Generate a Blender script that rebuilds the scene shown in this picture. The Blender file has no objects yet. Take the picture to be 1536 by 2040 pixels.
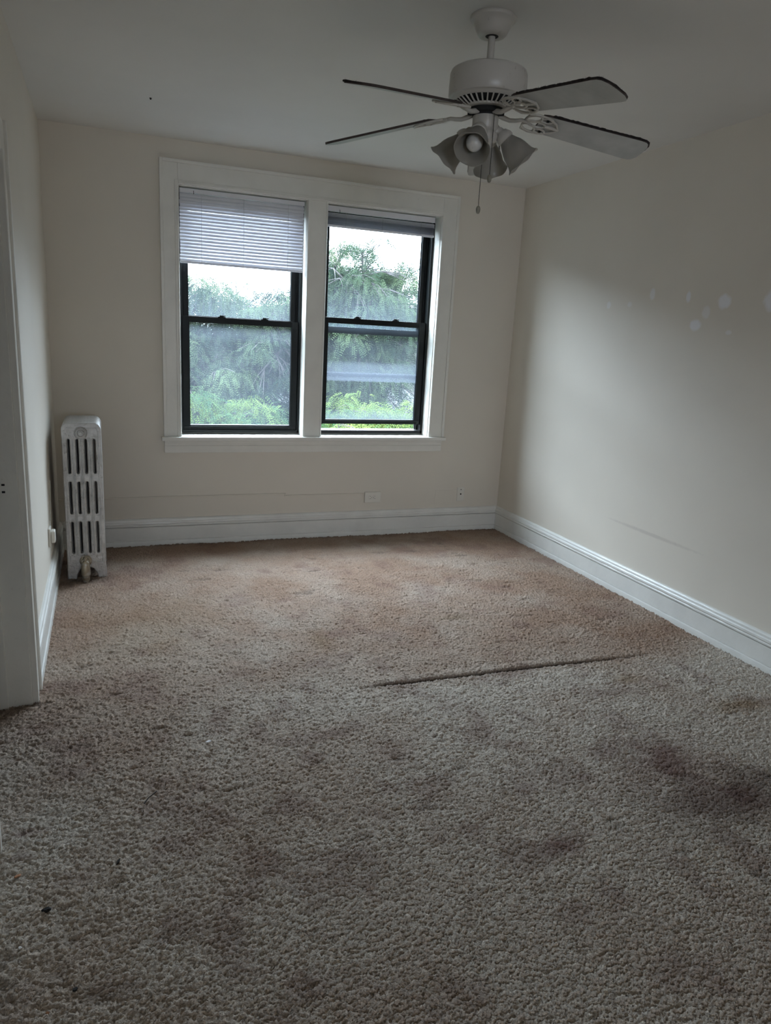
import bpy, bmesh, math, random
import numpy as np
from mathutils import Vector, Matrix

S = bpy.context.scene
C = S.collection
PI = math.pi
random.seed(4)

# ------------------------------------------------------------------ camera
FPX, YAW, PITCH, ROLL, HC = 1445.62, 0.3745, -0.2389, 0.0548, 1.4949
D, XL, XR, H = 5.0603, -0.3092, 2.9625, 2.6          # back wall, left wall, right wall, ceiling
cy, sy = math.cos(YAW), math.sin(YAW)
fwd = Vector((sy*math.cos(PITCH), cy*math.cos(PITCH), math.sin(PITCH)))
rgt = Vector((cy, -sy, 0)); up = rgt.cross(fwd)
r2 = rgt*math.cos(ROLL) + up*math.sin(ROLL); u2 = up*math.cos(ROLL) - rgt*math.sin(ROLL)
cam = bpy.data.objects.new('camera', bpy.data.cameras.new('camera')); C.objects.link(cam)
M = Matrix((r2, u2, -fwd)).transposed().to_4x4(); M.translation = Vector((0, 0, HC))
cam.matrix_world = M
cam.data.sensor_fit = 'VERTICAL'; cam.data.sensor_height = 24.0
cam.data.lens = FPX/2040*24.0
cam.data.clip_start = 0.02; cam.data.clip_end = 900
S.camera = cam

# ------------------------------------------------------------------ light: overcast daylight only, all lamps are off
SKY = (0.79, 0.88, 1.02); SKY_POWER = 21.0
w = bpy.data.worlds.new('overcast_sky'); S.world = w; w.use_nodes = True
bg = w.node_tree.nodes['Background']; bg.inputs[0].default_value = (*SKY, 1); 
_tc = w.node_tree.nodes.new('ShaderNodeTexCoord'); _sx = w.node_tree.nodes.new('ShaderNodeSeparateXYZ'); _mr = w.node_tree.nodes.new('ShaderNodeMapRange')
w.node_tree.links.new(_tc.outputs['Generated'], _sx.inputs[0]); w.node_tree.links.new(_sx.outputs[2], _mr.inputs[0])
_mr.inputs[1].default_value = 0; _mr.inputs[2].default_value = 1; _mr.inputs[3].default_value = SKY_POWER; _mr.inputs[4].default_value = SKY_POWER*2.6
w.node_tree.links.new(_mr.outputs[0], bg.inputs[1])        # overcast sky: brighter overhead than at the horizon
def portal(name, loc, rot, sx, sz):
    l = bpy.data.lights.new(name, 'AREA'); l.shape = 'RECTANGLE'; l.size = sx; l.size_y = sz
    l.cycles.is_portal = True
    o = bpy.data.objects.new(name, l); C.objects.link(o); o.location = loc; o.rotation_euler = rot
portal('daylight_portal', (0.89, 5.30, 1.55), (-PI/2, 0, 0), 0.84, 1.60)
portal('daylight_portal', (1.875, 5.30, 1.55), (-PI/2, 0, 0), 0.86, 1.60)
portal('daylight_portal', (.5, -5.36, 1.475), (PI/2, 0, 0), 1.7, .85)  # portal of the added window in the unseen rear room
S.view_settings.view_transform = 'Standard'; S.view_settings.look = 'None'
S.view_settings.exposure = 0.0; S.view_settings.gamma = 1; S.view_settings.use_curve_mapping = False
S.cycles.max_bounces = 12; S.cycles.diffuse_bounces = 8; S.cycles.transparent_max_bounces = 24
S.cycles.sample_clamp_indirect = 6.0
S.cycles.caustics_reflective = False; S.cycles.caustics_refractive = False

# ------------------------------------------------------------------ helpers
def tag(o, label=None, cat=None, group=None, kind=None):
    if label: o['label'] = label
    if cat: o['category'] = cat
    if group: o['group'] = group
    if kind: o['kind'] = kind
    return o
def empty(name, loc, label, cat, group=None, kind=None):
    o = bpy.data.objects.new(name, None); C.objects.link(o); o.location = loc
    o.empty_display_size = 0.05
    return tag(o, label, cat, group, kind)
def link(name, me, m, parent=None, bevel=0, seg=2, smooth=False, loc=None):
    o = bpy.data.objects.new(name, me); C.objects.link(o)
    if isinstance(m, (list, tuple)):
        for k in m: me.materials.append(k)
    elif m: me.materials.append(m)
    if parent:
        o.parent = parent
        o.matrix_parent_inverse = Matrix.Translation(-parent.location) if parent.type == 'EMPTY' else Matrix.Identity(4)
    if bevel:
        b = o.modifiers.new('bevel', 'BEVEL'); b.width = bevel; b.segments = seg; b.limit_method = 'ANGLE'
        b.angle_limit = math.radians(40)
    if smooth:
        me.polygons.foreach_set('use_smooth', [True]*len(me.polygons))
        if hasattr(me, 'set_sharp_from_angle'): me.set_sharp_from_angle(angle=math.radians(38))
    return o
def obj(name, bm, m, parent=None, bevel=0, seg=2, smooth=False):
    bmesh.ops.recalc_face_normals(bm, faces=bm.faces[:])
    me = bpy.data.meshes.new(name); bm.to_mesh(me); bm.free()
    return link(name, me, m, parent, bevel, seg, smooth)
def box(bm, x0, x1, y0, y1, z0, z1, mi=0, mat=None):
    v = [bm.verts.new((x, y, z)) for z in (z0, z1) for y in (y0, y1) for x in (x0, x1)]
    if mat is not None:
        for a in v: a.co = mat @ a.co
    for q in ((0,2,3,1),(4,5,7,6),(0,1,5,4),(2,6,7,3),(0,4,6,2),(1,3,7,5)):
        f = bm.faces.new([v[i] for i in q]); f.material_index = mi
def ring(bm, c, ax, r, n, ref=None):
    ax = Vector(ax).normalized()
    a = ref or (Vector((0,0,1)) if abs(ax.z) < .9 else Vector((1,0,0)))
    a = (a - ax*a.dot(ax)).normalized(); b = ax.cross(a)
    return [bm.verts.new(Vector(c) + (a*math.cos(2*PI*i/n) + b*math.sin(2*PI*i/n))*r) for i in range(n)]
def skin(bm, rings, caps=True, mi=0, closed=False):
    n = len(rings[0])
    prs = list(zip(rings[:-1], rings[1:])) + ([(rings[-1], rings[0])] if closed else [])
    for A, B in prs:
        for i in range(n):
            f = bm.faces.new((A[i], A[(i+1) % n], B[(i+1) % n], B[i])); f.material_index = mi
    if caps and not closed:
        f = bm.faces.new(rings[0][::-1]); f.material_index = mi
        f = bm.faces.new(rings[-1]); f.material_index = mi
def cyl(bm, p0, p1, r0, r1=None, n=16, mi=0):
    r1 = r0 if r1 is None else r1
    ax = Vector(p1) - Vector(p0)
    skin(bm, [ring(bm, p0, ax, r0, n), ring(bm, p1, ax, r1, n)], mi=mi)
def tube(bm, pts, r, n=8, closed=False, mi=0):
    pts = [Vector(p) for p in pts]; R = []
    N = len(pts); ref = None
    for i, p in enumerate(pts):
        a = pts[(i-1) % N] if (closed or i) else p
        b = pts[(i+1) % N] if (closed or i < N-1) else p
        t = (b-a).normalized()
        if ref is None: ref = Vector((0,0,1)) if abs(t.z) < .9 else Vector((1,0,0))
        ref = (ref - t*ref.dot(t)).normalized()
        rr = r[i] if isinstance(r, (list, tuple)) else r
        R.append(ring(bm, p, t, rr, n, ref))
    skin(bm, R, closed=closed, mi=mi)
def lathe(bm, prof, mat=None, n=40, caps=False, mi=0):
    R = []
    for r, z in prof:
        vs = [bm.verts.new((r*math.cos(2*PI*i/n), r*math.sin(2*PI*i/n), z)) for i in range(n)]
        if mat is not None:
            for v in vs: v.co = mat @ v.co
        R.append(vs)
    skin(bm, R, caps=caps, mi=mi)

# ------------------------------------------------------------------ materials
def newmat(name):
    m = bpy.data.materials.new(name); m.use_nodes = True
    nt = m.node_tree; return m, nt, nt.nodes['Principled BSDF'], nt.nodes['Material Output']
def N(nt, t, **k):
    n = nt.nodes.new(t)
    for a, b in k.items():
        if a in ('operation', 'blend_type', 'data_type', 'attribute_name', 'noise_dimensions', 'feature', 'interpolation_type', 'use_clamp', 'clamp'): setattr(n, a, b)
        else: n.inputs[a].default_value = b
    return n
def mixcol(nt, fac, a, b, blend='MIX'):
    n = nt.nodes.new('ShaderNodeMix'); n.data_type = 'RGBA'; n.blend_type = blend
    for s, v in ((n.inputs[0], fac), (n.inputs[6], a), (n.inputs[7], b)):
        if hasattr(v, 'links') or isinstance(v, bpy.types.NodeSocket): nt.links.new(v, s)
        elif isinstance(v, tuple): s.default_value = (*v[:3], 1)
        else: s.default_value = v
    return n.outputs[2]
def ramp(nt, src, a, b, va=0.0, vb=1.0):
    n = nt.nodes.new('ShaderNodeMapRange'); n.inputs[1].default_value = a; n.inputs[2].default_value = b
    n.inputs[3].default_value = va; n.inputs[4].default_value = vb; nt.links.new(src, n.inputs[0]); return n.outputs[0]
def coords(nt): return nt.nodes.new('ShaderNodeTexCoord').outputs['Object']
def noise(nt, vec, scale, detail=3, rough=.55):
    n = N(nt, 'ShaderNodeTexNoise', Scale=scale, Detail=detail, Roughness=rough); nt.links.new(vec, n.inputs['Vector']); return n.outputs['Fac']
def paint(name, col, rough=.5, var=.06, vs=3, bump=.15, bs=60, bd=.002, metal=0, dirt=None, spec=.5):
    m, nt, p, o = newmat(name); v = coords(nt)
    c2 = tuple(max(0, c*(1-var*2)) for c in col)
    c = mixcol(nt, ramp(nt, noise(nt, v, vs), .35, .7), col, c2)
    if dirt: c = mixcol(nt, ramp(nt, noise(nt, v, dirt[1], 5, .7), dirt[2], dirt[2]+.12, 0, dirt[3]), c, dirt[0])
    nt.links.new(c, p.inputs['Base Color']); p.inputs['Roughness'].default_value = rough; p.inputs['Metallic'].default_value = metal
    p.inputs['Specular IOR Level'].default_value = spec
    if bump:
        b = N(nt, 'ShaderNodeBump', Strength=bump, Distance=bd); nt.links.new(noise(nt, v, bs, 4), b.inputs['Height'])
        nt.links.new(b.outputs[0], p.inputs['Normal'])
    return m
WALLC = (.685, .640, .565)
m_wall = paint('cream_wall_paint', WALLC, .62, .03, 1.2, .25, 9, .004)
m_ceil = paint('ceiling_paint', (.70, .69, .67), .8, .03, 1.5, .2, 12, .003)
m_trim = paint('white_gloss_trim_paint', (.74, .73, .68), .35, .04, 6, .35, 35, .0025, dirt=((.30, .27, .22), 26, .66, .5))
m_base = paint('baseboard_gloss_paint', (.74, .74, .71), .33, .05, 6, .5, 30, .003, dirt=((.28, .26, .22), 18, .66, .55))
m_black = paint('black_aluminium', (.006, .008, .008), .42, .2, 20, .1, 80, .001, spec=.22)
m_blind = paint('white_vinyl_slats', (.78, .78, .82), .5, .03, 10, 0)
nt = m_blind.node_tree; p = nt.nodes['Principled BSDF']
tr = nt.nodes.new('ShaderNodeBsdfTranslucent'); tr.inputs[0].default_value = (.74, .77, .88, 1)
mx = nt.nodes.new('ShaderNodeMixShader'); mx.inputs[0].default_value = .09
nt.links.new(p.outputs[0], mx.inputs[1]); nt.links.new(tr.outputs[0], mx.inputs[2]); nt.links.new(mx.outputs[0], nt.nodes['Material Output'].inputs[0])
m_cord = paint('grey_cord', (.55, .55, .57), .8, 0, 5, 0)
m_rad = paint('aluminium_radiator_paint', (.62, .61, .60), .36, .14, 16, .8, 70, .004, metal=.45, dirt=((.20, .18, .16), 30, .55, .65))
m_radin = paint('dark_radiator_core', (.012, .011, .011), .9, 0, 5, 0)
m_valve = paint('worn_brass_and_paint', (.42, .36, .27), .35, .2, 18, .3, 60, .002, metal=.6, dirt=((.45, .43, .40), 30, .5, .9))
m_fan = paint('white_fan_enamel', (.52, .50, .46), .35, .05, 8, .05, 40, .001, dirt=((.20, .17, .14), 30, .62, .5))
m_fandark = paint('dark_fan_interior', (.01, .01, .01), .8, 0, 5, 0)
m_blade = paint('dusty_white_blade', (.44, .45, .44), .45, .12, 9, .05, 40, .001, dirt=((.25, .24, .22), 9, .60, .5))
m_dust = paint('dark_dust', (.020, .014, .013), .95, .3, 60, .8, 120, .004)
m_bladetop = paint('dark_blade_top', (.06, .045, .04), .8, .2, 20, .4, 90, .002)
m_glassw = paint('frosted_shade_glass', (.42, .40, .36), .28, .08, 12, .1, 30, .001)
nt = m_glassw.node_tree; p = nt.nodes['Principled BSDF']
tr = nt.nodes.new('ShaderNodeBsdfTranslucent'); tr.inputs[0].default_value = (.5, .5, .47, 1)
mx = nt.nodes.new('ShaderNodeMixShader'); mx.inputs[0].default_value = .35
nt.links.new(p.outputs[0], mx.inputs[1]); nt.links.new(tr.outputs[0], mx.inputs[2]); nt.links.new(mx.outputs[0], nt.nodes['Material Output'].inputs[0])
m_bulb = paint('frosted_bulb', (.62, .62, .60), .25, 0, 5, 0)
m_chain = paint('dark_bead_chain', (.03, .028, .025), .4, 0, 5, 0, metal=.6)
m_fob = paint('aged_fob', (.32, .30, .24), .5, .2, 60, .2)
m_plate = paint('ivory_plate', (.70, .68, .62), .4, .02, 10, 0)
m_hole = paint('dark_slot', (.02, .02, .02), .8, 0, 5, 0)
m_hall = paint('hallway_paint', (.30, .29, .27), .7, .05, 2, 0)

# right wall: cream paint with filler patches, a scuff line and a soft smudge
def right_wall_mat():
    m = m_wall.copy(); m.name = 'cream_wall_paint_with_patches'; nt = m.node_tree; p = nt.nodes['Principled BSDF']
    col = p.inputs['Base Color'].links[0].from_socket; v = coords(nt)
    sep = nt.nodes.new('ShaderNodeSeparateXYZ'); nt.links.new(v, sep.inputs[0])
    nz = noise(nt, v, 25, 3)
    def ell(y, z, a, b):
        def t(s, c, k):
            n = N(nt, 'ShaderNodeMath', operation='SUBTRACT'); nt.links.new(s, n.inputs[0]); n.inputs[1].default_value = c
            n2 = N(nt, 'ShaderNodeMath', operation='DIVIDE'); nt.links.new(n.outputs[0], n2.inputs[0]); n2.inputs[1].default_value = k
            n3 = N(nt, 'ShaderNodeMath', operation='MULTIPLY'); nt.links.new(n2.outputs[0], n3.inputs[0]); nt.links.new(n2.outputs[0], n3.inputs[1]); return n3.outputs[0]
        s = N(nt, 'ShaderNodeMath', operation='ADD'); nt.links.new(t(sep.outputs[1], y, a), s.inputs[0]); nt.links.new(t(sep.outputs[2], z, b), s.inputs[1])
        s2 = N(nt, 'ShaderNodeMath', operation='MULTIPLY_ADD'); nt.links.new(nz, s2.inputs[0]); s2.inputs[1].default_value = 1.4; nt.links.new(s.outputs[0], s2.inputs[2])
        return s2.outputs[0]
    for y, z, a, b, k in [(3.532,1.804,.022,.033,.40),(3.245,1.782,.016,.030,.5),(2.988,1.752,.042,.036,.55),(2.69,1.752,.05,.05,.55),
                       (3.165,1.635,.040,.030,.5),(3.10,1.70,.03,.03,.3),(3.92,1.75,.02,.022,.3),(2.93,1.60,.02,.012,.3),(3.72,1.75,.02,.015,.25)]:
        col = mixcol(nt, ramp(nt, ell(y, z, a, b), 1.2, 2.1, k, 0), col, (.84, .88, .98))
    # scuff
    f = ramp(nt, ell(3.27, .442, .34, .010), .9, 2.4, .35, 0)
    col = mixcol(nt, f, col, (.40, .35, .32))
    nt.links.new(col, p.inputs['Base Color']); return m
m_wallR = right_wall_mat()

# carpet: colour from tone, stain and darkening attributes on the mesh
def carpet_mat():
    m, nt, p, o = newmat('worn_pile_carpet'); v = coords(nt)
    def at(n):
        a = nt.nodes.new('ShaderNodeAttribute'); a.attribute_name = n; return a.outputs['Fac']
    base = mixcol(nt, at('tone'), (.62, .55, .47), (.37, .25, .18))  # tan far pile, also darkened to offset strong window light there
    sp = noise(nt, v, 190, 2, .7)
    base = mixcol(nt, ramp(nt, sp, .40, .60, .0, .9), base, mixcol(nt, .5, base, (.14, .115, .10)), 'MIX')
    base = mixcol(nt, at('red'), base, (.17, .095, .085))
    base = mixcol(nt, at('ochre'), base, (.23, .15, .07))
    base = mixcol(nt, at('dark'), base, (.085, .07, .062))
    nt.links.new(base, p.inputs['Base Color']); p.inputs['Roughness'].default_value = .95
    p.inputs['Specular IOR Level'].default_value = .1
    b = N(nt, 'ShaderNodeBump', Strength=.8, Distance=.004)
    nt.links.new(noise(nt, v, 260, 3, .7), b.inputs['Height']); nt.links.new(b.outputs[0], p.inputs['Normal'])
    return m
m_carpet = carpet_mat()

def pane_mat(name, base, band=None, fog=None):
    """see-through glass with a film of dirt that scatters daylight"""
    m, nt, p, o = newmat(name); nt.nodes.remove(p)
    v = nt.nodes.new('ShaderNodeTexCoord').outputs['Generated']
    mp = nt.nodes.new('ShaderNodeMapping'); mp.inputs['Scale'].default_value = (14, 1, 1.2); nt.links.new(v, mp.inputs[0])
    st = noise(nt, mp.outputs[0], 3.0, 5, .6); cl = noise(nt, v, 2.2, 4, .6)
    sep = nt.nodes.new('ShaderNodeSeparateXYZ'); nt.links.new(v, sep.inputs[0]); z = sep.outputs[2]
    def add(a, b, op='ADD'):
        n = N(nt, 'ShaderNodeMath', operation=op)
        for s, q in ((n.inputs[0], a), (n.inputs[1], b)):
            if isinstance(q, (int, float)): s.default_value = q
            else: nt.links.new(q, s)
        return n.outputs[0]
    f = add(base, add(ramp(nt, cl, .35, .75, 0, .03+base*.7), ramp(nt, st, .4, .8, 0, .03+base*.5)))
    if band:
        for c, wd, k in band:
            d = add(add(z, c, 'SUBTRACT'), ramp(nt, st, 0, 1, -.02, .02)); d = add(d, d, 'MULTIPLY')
            f = add(f, ramp(nt, d, 0, wd*wd, k, 0))
    if fog: f = add(f, add(ramp(nt, z, fog[0], fog[1], fog[2], 0), ramp(nt, st, .3, .7, .5, 1.2), 'MULTIPLY'))
    f = add(f, .75, 'MINIMUM')
    t = nt.nodes.new('ShaderNodeBsdfTransparent')
    t.inputs[0].default_value = (.93, .97, .97, 1)
    tl = nt.nodes.new('ShaderNodeBsdfTranslucent'); tl.inputs[0].default_value = (.105, .125, .15, 1)
    df = nt.nodes.new('ShaderNodeBsdfDiffuse'); df.inputs[0].default_value = (.12, .12, .12, 1)
    a = nt.nodes.new('ShaderNodeMixShader'); a.inputs[0].default_value = .3; nt.links.new(tl.outputs[0], a.inputs[1]); nt.links.new(df.outputs[0], a.inputs[2])
    mm = nt.nodes.new('ShaderNodeMixShader'); nt.links.new(f, mm.inputs[0]); nt.links.new(t.outputs[0], mm.inputs[1]); nt.links.new(a.outputs[0], mm.inputs[2])
    gl = nt.nodes.new('ShaderNodeBsdfGlossy'); gl.inputs[1].default_value = .05
    m2 = nt.nodes.new('ShaderNodeMixShader'); m2.inputs[0].default_value = .025; nt.links.new(mm.outputs[0], m2.inputs[1]); nt.links.new(gl.outputs[0], m2.inputs[2])
    nt.links.new(m2.outputs[0], o.inputs[0]); return m
m_paneU = pane_mat('dusty_upper_pane', .0, fog=(.0, .45, .26))
m_paneL1 = pane_mat('dusty_lower_pane', .09, fog=(1.0, .82, .35))
m_paneL2 = pane_mat('streaked_lower_pane', .06, band=[(.47, .035, .55), (.425, .02, .40), (.52, .10, .22)], fog=(.0, .12, .35))

# ------------------------------------------------------------------ room shell
YR = -1.45                          # wall behind the camera
def shell(name, boxes, m, label=None, **k):
    bm = bmesh.new()
    for b in boxes: box(bm, *b)
    return tag(obj(name, bm, m, **k), label, 'wall' if 'wall' in name else name.split('_')[0], kind='structure')
OX0, OX1, OZ0, OZ1 = .470, 2.300, .750, 2.345     # rough window opening
T = .26
shell('wall_back', [(XL-.4, OX0, D, D+T, -.1, H+.1), (OX1, XR+.3, D, D+T, -.1, H+.1),
                    (OX0, OX1, D, D+T, -.1, OZ0), (OX0, OX1, D, D+T, OZ1, H+.1)], m_wall, 'cream far wall holding the two sash windows')
shell('wall_right', [(XR, XR+.2, YR, D, -.1, H+.1)], m_wallR, 'long cream right wall with pale filler patches')
DY0, DY1, DZ = 2.03, 2.935, 2.03                   # doorway in the left wall
shell('wall_left', [(XL-.13, XL, DY1, D, -.1, H+.1), (XL-.23, XL-.10, YR, DY0, -.1, H+.1), (XL-.13, XL, DY0, DY1, DZ, H+.1)], m_wall, 'cream left wall with the doorway beside the radiator')
RX0, RX1, RZ0, RZ1 = 1.25, 2.25, .9, 2.0
shell('wall_rear', [(XL-.4, .3, YR-.2, YR, -.1, H+.1), (2.6, XR+.3, YR-.2, YR, -.1, H+.1), (.3, 2.6, YR-.2, YR, 2.15, H+.1)], m_wall, 'cream wall behind the viewpoint, archway added to pass fill daylight')
# archway, room and window behind the camera are added for fill daylight
shell('wall_added_room', [(-.6, -.46, -5.3, YR-.2, -.1, H+.1), (3.6, 3.75, -5.3, YR-.2, -.1, H+.1), (-.6, -.35, -5.5, -5.3, -.1, H+.1), (1.35, 3.75, -5.5, -5.3, -.1, H+.1),
       (-.35, 1.35, -5.5, -5.3, -.1, 1.05), (-.35, 1.35, -5.5, -5.3, 1.90, H+.1), (-.6, 3.75, -5.5, YR-.2, H, H+.1), (3.26, 3.75, YR-.2, YR-.1, -.1, H+.1)], m_wall, 'cream walls of the added unseen room that lets in daylight')
shell('floor_added_room', [(-.6, 3.75, -5.5, YR, -.12, -.002)], paint('bare_floorboards', (.34, .27, .19), .5, .1, 4, 0), 'wooden floor of the added unseen room behind')
shell('ceiling', [(XL-.4, XR+.3, YR-.2, D+T, H, H+.15)], m_ceil, 'flat off-white ceiling carrying the fan')
# dim hallway beyond the doorway
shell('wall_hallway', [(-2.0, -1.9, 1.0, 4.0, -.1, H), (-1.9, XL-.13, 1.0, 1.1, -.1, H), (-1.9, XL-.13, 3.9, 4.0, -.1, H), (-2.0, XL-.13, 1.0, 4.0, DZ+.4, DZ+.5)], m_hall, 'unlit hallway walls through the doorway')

# carpet with real pile relief
def make_floor():
    rng = np.random.default_rng(7)
    xs = np.arange(XL-.12, XR+.005, .0040)
    ys = [0.85]
    while ys[-1] < D+.01: ys.append(ys[-1] + .0028 + .0011*max(0, ys[-1]-1.3))
    ys = np.array(ys)
    nx, ny = len(xs), len(ys)
    X, Y = np.meshgrid(xs, ys)
    def blur(a, k):
        for ax in (0, 1):
            c = np.cumsum(np.concatenate([np.take(a, [0]*k, axis=ax), a, np.take(a, [-1]*k, axis=ax)], axis=ax), axis=ax)
            n = a.shape[ax]
            hi = np.take(c, np.arange(2*k, 2*k+n), axis=ax); lo = np.take(c, np.arange(0, n), axis=ax)
            a = (hi-lo)/(2*k)
        return a
    def lattice(scale, seed, sx=1.0, sy=1.0):
        r = np.random.default_rng(seed); g = r.random((260, 260))
        u = (X+3)/scale/sx; v = (Y+1)/scale/sy
        i = np.floor(u).astype(int); j = np.floor(v).astype(int); fu = u-i; fv = v-j
        fu = fu*fu*(3-2*fu); fv = fv*fv*(3-2*fv)
        G = lambda a, b: g[b % 260, a % 260]
        return (G(i, j)*(1-fu)+G(i+1, j)*fu)*(1-fv) + (G(i, j+1)*(1-fu)+G(i+1, j+1)*fu)*fv
    def fbm(scale, seed, o=4, sx=1., sy=1.): return sum(lattice(scale/2**k, seed+k, sx, sy)*.5**k for k in range(o))/sum(.5**k for k in range(o))
    wn = rng.random((ny, nx))
    tuft = (wn-.5)*.0085 + (blur(rng.random((ny, nx)), 1)-.5)*.006
    clump = (lattice(.0095, 21, 1.25, .8) - .5)*.0065 + (lattice(.034, 22, 1.4, .8) - .5)*.003
    big = (fbm(.35, 31) - .5)*.016
    crush = np.clip((fbm(.085, 41, 3, 1.6, .9) - .70)/.14, 0, 1)*np.clip((fbm(.6, 51, 2)-.42)/.15, 0, 1)
    Z = tuft + clump + big - crush*.006
    ysm = 2.70 - .018*(X-1.0)*(X > 1.0) + .012*(lattice(.3, 61)-.5)
    inseam = np.clip((X-.98)/.12, 0, 1)*np.clip((2.62-X)/.5, 0, 1)
    d = Y-ysm
    Z += inseam*(.008*np.exp(-((d-.03)/.035)**2) - .012*np.exp(-(d/.008)**2))
    # a second faint fold left of it, running to the front left
    # a fringe of pile kept below the walls' foot
    Z = Z - Z.mean() + .002
    Z = np.where(Y > D-.02, Z-.004, Z)
    co = np.stack([X, Y, Z], -1).reshape(-1, 3)
    xj = (rng.random((ny*nx, 2))-.5)*.0022; co[:, :2] += xj
    idx = np.arange(nx*ny).reshape(ny, nx)
    q = np.stack([idx[:-1, :-1], idx[:-1, 1:], idx[1:, 1:], idx[1:, :-1]], -1).reshape(-1, 4)
    # coarse rest of the floor
    y0 = 0.85
    ex = np.array([(XL-.12, YR, 0), (XR, YR, 0), (XR, y0, 0), (XL-.12, y0, 0),
                   (-1.9, 1.0, -.004), (XL-.11, 1.0, -.004), (XL-.11, 3.95, -.004), (-1.9, 3.95, -.004)], float)
    nb = len(co); co = np.concatenate([co, ex]); q = np.concatenate([q, [[nb, nb+1, nb+2, nb+3], [nb+4, nb+5, nb+6, nb+7]]])
    me = bpy.data.meshes.new('floor'); me.vertices.add(len(co)); me.vertices.foreach_set('co', co.astype(np.float32).ravel())
    me.loops.add(q.size); me.loops.foreach_set('vertex_index', q.astype(np.int32).ravel())
    me.polygons.add(len(q)); me.polygons.foreach_set('loop_start', np.arange(0, q.size, 4, dtype=np.int32))
    me.polygons.foreach_set('loop_total', np.full(len(q), 4, dtype=np.int32))
    me.update(calc_edges=True)
    # colour masks: stains, wear and dark seam, plus darkening at walls, radiator, right front
    FB = fbm(.16, 71, 4)
    blob = lambda x, y, a, b, s=1.: np.clip(1.5-np.sqrt(((X-x)/a)**2+((Y-y)/b)**2) - 1.0*(FB-.3), 0, 1)**1.3*s
    tone = np.clip(.5+.5*np.tanh((d+.04)/.10)*np.clip((X-.75)/.5, 0, 1) + .45*np.clip(Y-2.7, -.9, 1)*np.clip((1.5-X)/.6, 0, 1), 0, 1)
    tone = np.clip(tone*.85 + (fbm(.28, 81)-.5)*1.0, 0, 1)
    red = sum([blob(1.90, 1.86, .32, .18, .5), blob(1.25, 1.575, .07, .05, .7), blob(1.12, 1.58, .10, .09, .4), blob(1.95, 1.62, .22, .10, .6), blob(1.37, 2.34, .05, .12, .45),
               blob(.86, 2.40, .08, .06, .3), blob(1.45, 1.9, .22, .12, .3), blob(2.25, 1.42, .14, .04, .5), blob(-.27, 2.10, .06, .03, .7), blob(.95, 2.2, .10, .12, .3)])
    red = np.clip(red*.85 + .34*np.clip((fbm(.13, 91)-.55)/.2, 0, 1), 0, .9)
    ochre = np.clip(blob(2.565, 2.126, .16, .06, .55)+blob(2.229, 2.475, .08, .05, .45)+blob(.95, 3.22, .07, .16, .35)+blob(1.75, 3.35, .14, .06, .4)+blob(.2, 3.6, .35, .5, .25), 0, .8)
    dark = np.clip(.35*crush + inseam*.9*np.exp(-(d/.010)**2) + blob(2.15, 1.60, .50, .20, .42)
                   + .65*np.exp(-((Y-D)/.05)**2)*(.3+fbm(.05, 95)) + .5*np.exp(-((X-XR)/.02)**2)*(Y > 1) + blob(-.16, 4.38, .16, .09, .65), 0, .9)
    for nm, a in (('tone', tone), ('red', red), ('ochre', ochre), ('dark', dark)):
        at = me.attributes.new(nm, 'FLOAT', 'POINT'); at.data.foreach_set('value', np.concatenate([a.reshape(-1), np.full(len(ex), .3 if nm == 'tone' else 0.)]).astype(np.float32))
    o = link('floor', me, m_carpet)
    return tag(o, 'stained worn beige pile carpet covering the floor', 'floor', kind='structure')
make_floor()

# ------------------------------------------------------------------ baseboards: tall board, moulded cap, low shoe
def baseboard(name, p0, p1, nrm, label):
    """p0->p1 along the wall, nrm points into the room"""
    prof = [(0, -.02), (.024, -.02), (.024, .018), (.0225, .034), (.014, .037), (.014, .039), (.018, .041), (.018, .1305), (.007, .132), (.007, .134), (.021, .136), (.0225, .143), (.020, .149), (.0235, .156), (.0225, .165), (.017, .171), (.0155, .181), (.009, .188), (0, .190)]
    bm = bmesh.new(); n = Vector((*nrm, 0)); a = Vector((*p0, 0)); b = Vector((*p1, 0)); k = 1
    R = []
    steps = max(2, int((b-a).length/.06)); rng = random.Random(hash(name) % 999 if False else len(name))
    for i in range(steps+1):
        c = a.lerp(b, i/steps); j = [rng.uniform(-.0006, .0006) for _ in prof]
        R.append([bm.verts.new(c + n*(x+(j[t] if x else 0)) + Vector((0, 0, z))) for t, (x, z) in enumerate(prof)])
    for A, B in zip(R[:-1], R[1:]):
        for i in range(len(prof)-1): bm.faces.new((A[i], A[i+1], B[i+1], B[i]))
    bm.faces.new(R[0]); bm.faces.new(R[-1][::-1])
    return tag(obj(name, bm, m_base), label, 'baseboard', kind='structure')
baseboard('baseboard_back', (XL, D), (XR, D), (0, -1), 'painted baseboard under the far wall')
baseboard('baseboard_right', (XR, YR), (XR, D), (-1, 0), 'painted baseboard along the right wall')
baseboard('baseboard_left', (XL, 3.055), (XL, D), (1, 0), 'painted baseboard along the left wall by the radiator')
tag(baseboard('baseboard_left_front', (XL-.10, YR), (XL-.10, DY0-.115), (1, 0), 'painted baseboard left of the viewpoint'))

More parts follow.
